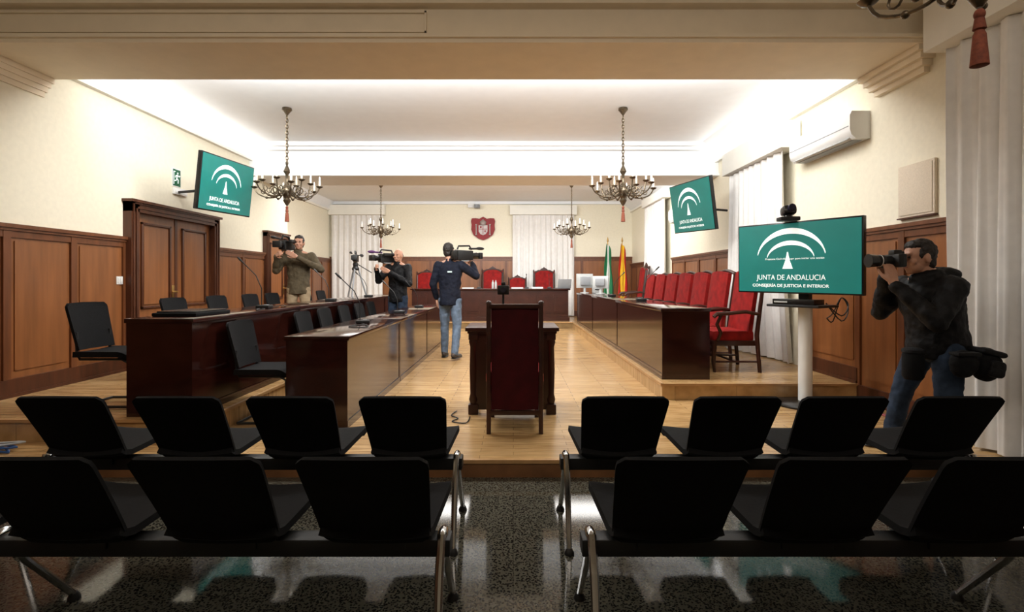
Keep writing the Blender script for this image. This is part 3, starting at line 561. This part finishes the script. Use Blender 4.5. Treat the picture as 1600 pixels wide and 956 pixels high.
# computers
def monitor(x,y,z,rz,label,w=.42,h=.34):
    t=thing('computer_monitor',label,'monitor',(x,y,z),rz)
    MB().lathe([(.11,0),(.11,.012),(.03,.02),(.03,.12)]).build('stand','lgrey',t); MB().box((0,0,.12+h/2),(w,.05,h),None,.008).build('housing','lgrey',t); MB().box((0,-.05,.12+h/2),(w*.6,.08,h*.6),None,.02).build('rear_cover','grey',t); MB().box((0,.027,.12+h/2),(w-.04,.004,h-.04)).build('screen','blackg',t)
monitor(1.72,12.35,PT,.3,'left grey computer monitor on the far right desk'); monitor(1.98,11.6,PT,-.4,'right grey computer monitor on the far right desk',.36,.28)
t=thing('printer','light grey printer on the far right desk near the flags','printer',(2.0,12.2,PT)); MB().box((0,0,.11),(.2,.36,.22),None,.015).build('body','lgrey',t); MB().box((0,-.0,.24),(.16,.3,.03),M.Rotation(.1,3,'Y'),.004).build('lid','grey',t); MB().mm((-.08,-.19,.08),(.08,-.17,.1)).build('paper_slot','black',t)
p=PX(879,452,59); t=thing('laptop','open dark laptop at the right end of the judges bench','laptop',(p.x,13.5,PZ+.84),.2); MB().box((0,0,.01),(.36,.25,.02),None,.004).build('base','grey',t); MB().box((0,-.17,.13),(.36,.012,.24),M.Rotation(.3,3,'X'),.004).build('lid','grey',t)
for i,x in enumerate((-1.2,.1,.62)):
    t=thing('paper_sheet',['left white paper stack on the judges bench','middle white paper stack on the judges bench','right white paper stack on the judges bench, beside the laptop'][i],'paper',(x,13.6,PZ+.84),.1*i,'papers on the judges bench'); MB().mm((-.15,-.1,0),(.15,.1,.02+.01*i)).build('sheets','paper',t)
for i,x in enumerate((-.55,-.47)):
    tag(MB().lathe([(.03,0),(.032,.01),(.032,.15),(.012,.19),(.012,.22)],(x,13.75,PZ+.84),12).build('water_bottle','lgrey'),['left','right'][i]+' small clear water bottle below the crest on judges bench','bottle','bottles on the judges bench')
# ---------------- people
def organic(o,vox,sm=4,disp=0,ds=.12):
    r=o.modifiers.new('r','REMESH'); r.mode='VOXEL'; r.voxel_size=vox; r.use_smooth_shade=True
    s=o.modifiers.new('s','SMOOTH'); s.factor=.5; s.iterations=sm
    if disp:
        tx=bpy.data.textures.new('c','CLOUDS'); tx.noise_scale=ds; d=o.modifiers.new('d','DISPLACE'); d.texture=tx; d.strength=disp; d.mid_level=.5
def hand(mb,w,d,n,th,curl=1.0,sc=1.0):
    w=V(w); d=V(d).normalized(); n=V(n); n=(n-d*n.dot(d)).normalized(); L=n.cross(d)*th
    for k_ in (-.03,-.01,.01,.03): mb.cap(w+L*k_*.6*sc,.015*sc,w+(d*.085+L*k_)*sc,.012*sc)
    for k_,ln in ((.030,.92),(.010,1.0),(-.010,.94),(-.029,.76)):
        p=w+(d*.088+L*k_)*sc; a_=.35*curl; r=.0095*sc
        for sl in (.042,.027,.022):
            dd=d*math.cos(a_)+n*math.sin(a_); q=p+dd*sl*ln*sc; mb.cap(p,r,q,r*.88); p=q; r*=.88; a_+=.7*curl
    p=w+(d*.02+L*.022)*sc; q=p+(d*.035+L*.03+n*.012)*sc; mb.cap(p,.015*sc,q,.012*sc); q2=q+(d*.03+L*.008+n*.018*curl)*sc; mb.cap(q,.0115*sc,q2,.010*sc); q3=q2+(d*.022+n*.014*curl)*sc; mb.cap(q2,.010*sc,q3,.0085*sc)
def person(label,loc,rz,J,jm,tm,hairm,sm='shoe',vox=.008,hood=False,fl=None,deep=1.0):
    t=thing('person',label,'person',loc,rz); J={a_:V(b_) for a_,b_ in J.items()}
    c=J['head']; f=J['hf'].normalized(); u=J.get('hu',V((0,0,1))); r=f.cross(u).normalized(); u=r.cross(f)
    b=MB(); b.ell(c+u*.012-f*.012,(.074,.094,.106),f,u,20).ell(c-u*.055+f*.026,(.056,.064,.058),f,u,16).ell(c-u*.095+f*.055,(.026,.026,.02),f,u,10)
    b.cap(c+u*.006+f*.088,.009,c-u*.032+f*.108,.014); b.cap(c+u*.026+f*.076-r*.032,.012,c+u*.026+f*.076+r*.032,.012)
    b.ell(c-u*.03+f*.062+r*.038,(.024,.024,.024),f,u,10).ell(c-u*.03+f*.062-r*.038,(.024,.024,.024),f,u,10)
    for s in (-1,1): b.ell(c+r*s*.079-f*.008-u*.01,(.011,.020,.034),f,u,10); b.cap(c+r*s*.012+f*.107-u*.036,.009,c+r*s*.008+f*.1-u*.034,.009)
    b.cap(c-u*.066+f*.082-r*.016,.009,c-u*.066+f*.082+r*.016,.009)
    nb=J['neck']; b.cap(c-u*.07-f*.02,.052,nb,.06)
    pv=J['pelvis']; b.cap(nb,.07,(nb+pv)/2,.10); b.cap((nb+pv)/2,.10,pv,.10)
    for s in ('l','r'):
        b.cap(nb,.05,J['sh'+s],.045); b.cap(J['sh'+s],.045,J['el'+s],.036); b.cap(J['el'+s],.036,J['wr'+s],.026)
        b.cap(J['hip'+s],.075,J['kn'+s],.05); b.cap(J['kn'+s],.045,J['an'+s],.035)
        hd=J['hd'+s]; hn=J['hn'+s]; hand(b,J['wr'+s],hd,hn,1 if s=='r' else -1,J['cl'+s].x)
    bo=b.build('body','skin',t); organic(bo,min(vox,.0055),2)
    for s in (-1,1):
        e=MB().ell(c+u*.004+f*.082+r*s*.031,(.011,.009,.007),f,u,10).build('eye','eye',t)
    MB().cap(c-u*.066+f*.0895-r*.018,.0035,c-u*.066+f*.0895+r*.018,.0035).build('mouth','lips',t)
    k_=MB(); sx=(J['shr']-J['shl']).length/2; mid=(J['shl']+J['shr'])/2; rows=[]
    for q,rx,ry in ((-.24,.175,.135),(-.12,.180,.138),(0,.178,.135),(.25,.168,.125),(.5,.178,.13),(.75,.195,.135),(.9,.19,.12),(1.0,.14,.095),(1.06,.075,.07)):
        p_=pv.lerp(mid+V((0,0,.04)),q); rows.append((p_.x,p_.y,p_.z,rx,ry*(deep if q<.95 else 1)))
    k_.loft(rows)
    for s in ('l','r'):
        k_.cap(mid+V((0,0,-.02)),.09,J['sh'+s],.075); k_.cap(J['sh'+s],.078*(fl or 1),J['el'+s],.06*(fl or 1)); w_=J['el'+s].lerp(J['wr'+s],.92); k_.cap(J['el'+s],.06*(fl or 1),w_,.042*(fl or 1))
    if hood: k_.ell(nb+V((0,-.09,.0)),(.14,.09,.06)).cap(nb+V((-.08,.0,.0)),.05,nb+V((0,.08,-.02)),.045)
    k_.rings([(nb+V((0,0,-.03)),.078),(nb+V((0,.0,.04)),.066)],16)
    ko=k_.build('jacket',jm,t); organic(ko,max(.010,vox),3,.030,.085)
    l=MB(); l.ell(pv+V((0,0,-.02)),(.16,.12,.13))
    for s in ('l','r'): l.cap(J['hip'+s],.098,J['kn'+s],.068); l.cap(J['kn'+s],.068,J['an'+s]+V((0,0,.0)),.056)
    lo=l.build('trousers',tm,t); organic(lo,max(.010,vox),3,.022,.07)
    for s in ('l','r'):
        a_=J['an'+s]; fd=J['fd'+s].normalized(); g_=V((a_.x,a_.y,a_.z-.09))
        sh=MB().ell(g_+V((0,0,.055))+fd*-.02,(.04,.06,.05),fd,(0,0,1)).ell(g_+V((0,0,.038))+fd*.07,(.046,.11,.036),fd,(0,0,1)).ell(g_+V((0,0,.03))+fd*.13,(.044,.06,.028),fd,(0,0,1)).build('shoe',sm,t); organic(sh,.008,3)
        so=MB().ell(g_+V((0,0,.012))+fd*.05,(.05,.15,.012),fd,(0,0,1)).build('sole','black',sh)
    if hairm:
        h=MB().ell(c+u*.030-f*.032,(.081,.088,.098),f,u,20).ell(c+u*.078+f*.012,(.064,.060,.042),f,u,14).ell(c-u*.035-f*.055,(.068,.052,.065),f,u,14)
        for s in (-1,1): h.ell(c+r*s*.066+f*.022+u*.02,(.014,.016,.035),f,u,10)
        h=h.build('hair',hairm,t); organic(h,.006,2,.016,.018)
    return t
def shoulder_camera(label,loc,rz,foam='black'):
    t=thing('video_camera',label,'video camera',loc,rz)
    MB().box((0,0,.10),(.11,.28,.15),None,.012).build('body','black',t); MB().box((0,-.18,.10),(.10,.08,.14),None,.01).build('battery','blackg',t)
    MB().rings([((0,.13,.10),.045),((0,.20,.10),.05),((0,.22,.10),.055),((0,.26,.10),.05)],18).build('lens','blackg',t); MB().box((0,.285,.10),(.13,.06,.10),None,.01).build('lens_hood','black',t)
    MB().rings([((0,-.12,.19),.014),((0,-.10,.24),.014),((0,.10,.25),.014),((0,.14,.19),.014)],10).build('handle','black',t)
    MB().tube([(-.05,.1,.15),(-.12,.12,.16)],.012).box((-.13,.05,.16),(.05,.16,.05),None,.008).rings([((-.13,-.03,.16),.03),((-.13,-.07,.16),.034)],12).build('viewfinder','black',t)
    MB().rings([((.07,.05,.2),.015),((.075,.28,.21),.015)],10).ell((.075,.25,.21),(.026,.08,.026)).build('microphone',foam,t)
    MB().prism([(-.04,-.1,.03),(-.04,.1,.03),(-.04,.05,.005),(-.04,-.05,.005)],(.08,0,0)).build('shoulder_pad','grey',t)
    return t
def rotz(v,a_): return M.Rotation(a_,3,'Z')@V(v)
D0=dict(pelvis=(0,0,.95),neck=(0,.0,1.51),head=(0,.03,1.665),hf=(0,1,0),shl=(-.19,0,1.43),shr=(.19,0,1.43),hipl=(-.09,0,.90),hipr=(.09,0,.90),knl=(-.11,.03,.5),knr=(.11,.03,.5),anl=(-.12,0,.09),anr=(.12,0,.09),fdl=(-.2,1,0),fdr=(.2,1,0),
 ell=(-.27,-.03,1.15),wrl=(-.26,.1,.92),hdl=(0,.3,-1),hnl=(1,0,0),cll=(.6,0,0),elr=(.36,.1,1.2),wrr=(.21,.32,1.42),hdr=(-.3,.6,.6),hnr=(-1,0,0),clr=(.9,0,0))
# walking man
lc=V((-.98,7.93,WZ)); rz=-.25
J=dict(D0); J.update(knl=(-.12,.09,.5),anl=(-.14,.12,.09),knr=(.12,-.01,.5),anr=(.13,-.14,.11),hipl=(-.09,0,.91),fdr=(.2,1,0),wrr=(.25,.32,1.5),elr=(.38,.14,1.28),hdr=(-.4,.9,.1),head=(-.03,.03,1.67))
person('man in navy jacket and jeans seen from behind, camera on right shoulder',lc,rz,J,'navy','jeans','hair')
shoulder_camera('shoulder video camera carried by the walking man in navy',lc+rotz((.20,.08,1.50),rz),rz-.65)
tag(MB().box(lc+rotz((.06,-.165,1.34),rz),(.07,.004,.02),M.Rotation(rz,3,'Z')).build('jacket_badge','logot'),'small white mark on the back of the navy jacket','badge')
# left cameraman
lc=V((-3.50,8.35,PZ)); rz=3.35
J=dict(D0); J.update(elr=(.32,.10,1.2),wrr=(.27,.28,1.44),hdr=(-.4,.8,.2),ell=(-.36,.10,1.22),wrl=(-.02,.30,1.42),hdl=(.7,.4,.4),hnl=(1,0,.6),head=(-.01,.03,1.66))
person('man in olive jacket and khaki trousers filming with a shoulder camera near left doors',lc,rz,J,'olive','khaki','hair')
shoulder_camera('black shoulder video camera held by the man in olive jacket',lc+rotz((.175,.08,1.51),rz),rz-.25)
# middle cameraman
lc=V((-2.06,9.15,WZ)); rz=2.85
J=dict(D0); J.update(hf=(.05,1,0),elr=(.32,.12,1.2),wrr=(.27,.28,1.43),hdr=(-.4,.8,.2),ell=(-.30,.14,1.15),wrl=(.0,.30,1.36),hdl=(.7,.5,.4),hnl=(1,0,.6),head=(-.02,.03,1.655))
person('balding man in black jacket filming, standing between the left desk rows',lc,rz,J,'blackj','jeansd',None)
t=bpy.data.objects['person.002']; hh=V((-.02,.03,1.655)); h=MB().ell(hh+V((0,-.035,-.005)),(.080,.078,.055)).ell(hh+V((0,-.02,.02)),(.079,.05,.045)).build('hair','hairb',t); organic(h,.007,2)
shoulder_camera('black shoulder video camera with purple microphone held by the balding man',lc+rotz((.185,.08,1.505),rz),rz-.5,'purple')
# right photographer
lc=V((2.80,3.52,0)); rz=PI/2
J=dict(pelvis=(0,-.12,.89),neck=(0,-.05,1.35),head=(0,.02,1.48),hf=(0,1,-.06),shl=(-.19,-.07,1.27),shr=(.19,-.03,1.27),hipl=(-.10,-.11,.84),hipr=(.10,-.09,.84),knl=(-.16,-.05,.46),knr=(.15,.02,.52),anl=(-.20,-.06,.09),anr=(.19,.06,.206),fdl=(-.3,1,0),fdr=(.1,1,0),
 ell=(-.25,.09,1.05),wrl=(-.08,.245,1.30),hdl=(.3,.0,1),hnl=(.75,.0,.0),cll=(.55,0,0),elr=(.27,.08,1.09),wrr=(.11,.16,1.36),hdr=(-.3,.2,.9),hnr=(-.8,.3,0),clr=(.8,0,0))
person('photographer in black jacket and jeans aiming a camera to the left, beside the curtain',lc,rz,J,'blackj','jeansd','hair','black',.007,True,1.08,1.36)
cam=thing('photo_camera','black photo camera with long lens held to the photographer\'s eye','camera',lc+rotz((0,.175,1.455),rz),rz)
MB().box((0,.0,0),(.145,.06,.09),None,.012).box((0,.0,.055),(.06,.06,.04),None,.012).box((.06,.025,-.005),(.035,.05,.09),None,.012).build('body','black',cam)
MB().rings([((0,.03,0),.034),((0,.08,0),.036),((0,.085,0),.040),((0,.13,0),.040)],20).build('lens','black',cam); MB().rings([((0,.13,0),.041),((0,.185,0),.047)],20).build('lens_hood','blackg',cam); MB().rings([((0,.105,0),.0415),((0,.11,0),.0415)],20).build('lens_ring','white',cam)
MB().box((0,-.04,.05),(.045,.02,.03),None,.006).build('eyepiece','black',cam)
bag=thing('camera_bag','black padded camera bag hanging at the photographer\'s back hip','bag',lc+V((.24,-.22,.66)),0)
q=MB().ell((0,0,.12),(.09,.09,.11)).box((0,-.0,.11),(.15,.14,.16),M.Rotation(.2,3,'Y'),.055).build('body','blackm',bag); organic(q,.01,4,.02,.06)
q=MB().box((.0,-.08,.10),(.10,.05,.11),M.Rotation(.2,3,'Y'),.025).build('pocket','blackj',bag); organic(q,.009,3)
q=MB().box((.0,-.01,.20),(.16,.15,.04),M.Rotation(.25,3,'Y'),.018).build('flap','blackj',bag); organic(q,.009,3)
b2=thing('lens_pouch','black cylindrical lens pouch on the photographer\'s belt in front','pouch',lc+V((-.13,-.10,.66)),0)
MB().rings([((0,0,0),.05),((0,0,.02),.062),((0,0,.16),.062),((0,0,.185),.055)],18).build('body','blackm',b2); MB().rings([((0,0,.18),.065),((0,0,.20),.063),((0,0,.21),.045)],18).build('lid','blackj',b2)
b3=thing('camera_pouch','soft black belt pouch on the photographer\'s near hip, between bag and lens pouch','pouch',lc+V((.06,-.27,.70)),0)
q=MB().ell((0,0,.09),(.09,.05,.09)).build('body','blackm',b3); organic(q,.009,3,.015,.05); MB().box((0,-.01,.155),(.15,.08,.025),None,.01).build('flap','blackj',b3)
# tripod and camera
tp=thing('tripod','tall black camera tripod standing behind the outer left desks','tripod',(-3.45,11.2,PZ))
for i in range(3):
    a_=2*PI*i/3+.5; d=V((math.cos(a_),math.sin(a_),0)); l=MB().rings([(d*.06+V((0,0,1.3)),.02),(d*.25+V((0,0,.65)),.018),(d*.26+V((0,0,.64)),.012),(d*.40+V((0,0,.015)),.012)],8).build('leg','grey',tp); MB().ell(d*.40+V((0,0,.015)),(.025,.025,.015)).build('foot','black',l)
MB().lathe([(.07,1.27),(.08,1.31),(.05,1.36),(.06,1.40),(.05,1.44)]).build('head','black',tp); MB().tube([(.05,0,1.4),(.3,.2,1.22)],.01).build('pan_handle','black',tp)
shoulder_camera('grey and black television camera mounted on the tripod',(-3.45,11.2,PZ+1.435),PI+.2)
# ---------------- lights, world, camera
def area(name,loc,rot,sx,sy,e,col=(1,.98,.95)):
    l=bpy.data.lights.new(name,'AREA'); l.shape='RECTANGLE'; l.size=sx; l.size_y=sy; l.energy=e; l.color=col
    o=bpy.data.objects.new(name,l); C.objects.link(o); o.location=loc; o.rotation_euler=rot; return o
area('bay_light',(-.5,5.4,CEIL-.06),(.35,0,0),5.4,.7,290)
area('far_bay_light',(-.5,11.0,CEIL-.05),(.1,0,0),6,2,330)
area('beam_back_light',(-.5,5.03,CEIL-.26),(math.radians(108),0,0),6.4,.14,120,(.93,.97,1))
area('far_ceiling_fill',(-.5,9.66,CEIL-.35),(math.radians(115),0,0),6.6,.14,130,(.93,.97,1))  # unseen uplight added behind the far beam to whiten the brownish ceiling
area('cove_left',(LW+.13,6.85,EYE+2.07),(PI,.25,0),.08,3.6,9); area('cove_right',(RW-.13,6.85,EYE+2.04),(PI,-.25,0),.08,3.6,9)
area('public_area_fill',(-.5,1.0,CEIL-.05),(.45,0,0),6,1.2,95,(1,.88,.75))  # unseen warm fill added to lift the front beam and near curtain
w=bpy.data.worlds.new('w'); S.world=w; w.use_nodes=True; w.node_tree.nodes['Background'].inputs[0].default_value=(.9,.85,.8,1); w.node_tree.nodes['Background'].inputs[1].default_value=.3
cd=bpy.data.cameras.new('cam'); cd.lens=18; cd.sensor_width=36; cd.shift_x=-.00125; cd.shift_y=-39/1600; cd.clip_start=.05
co=bpy.data.objects.new('camera',cd); C.objects.link(co); co.location=(0,0,EYE); co.rotation_euler=(PI/2,0,0); S.camera=co
S.view_settings.view_transform='Standard'
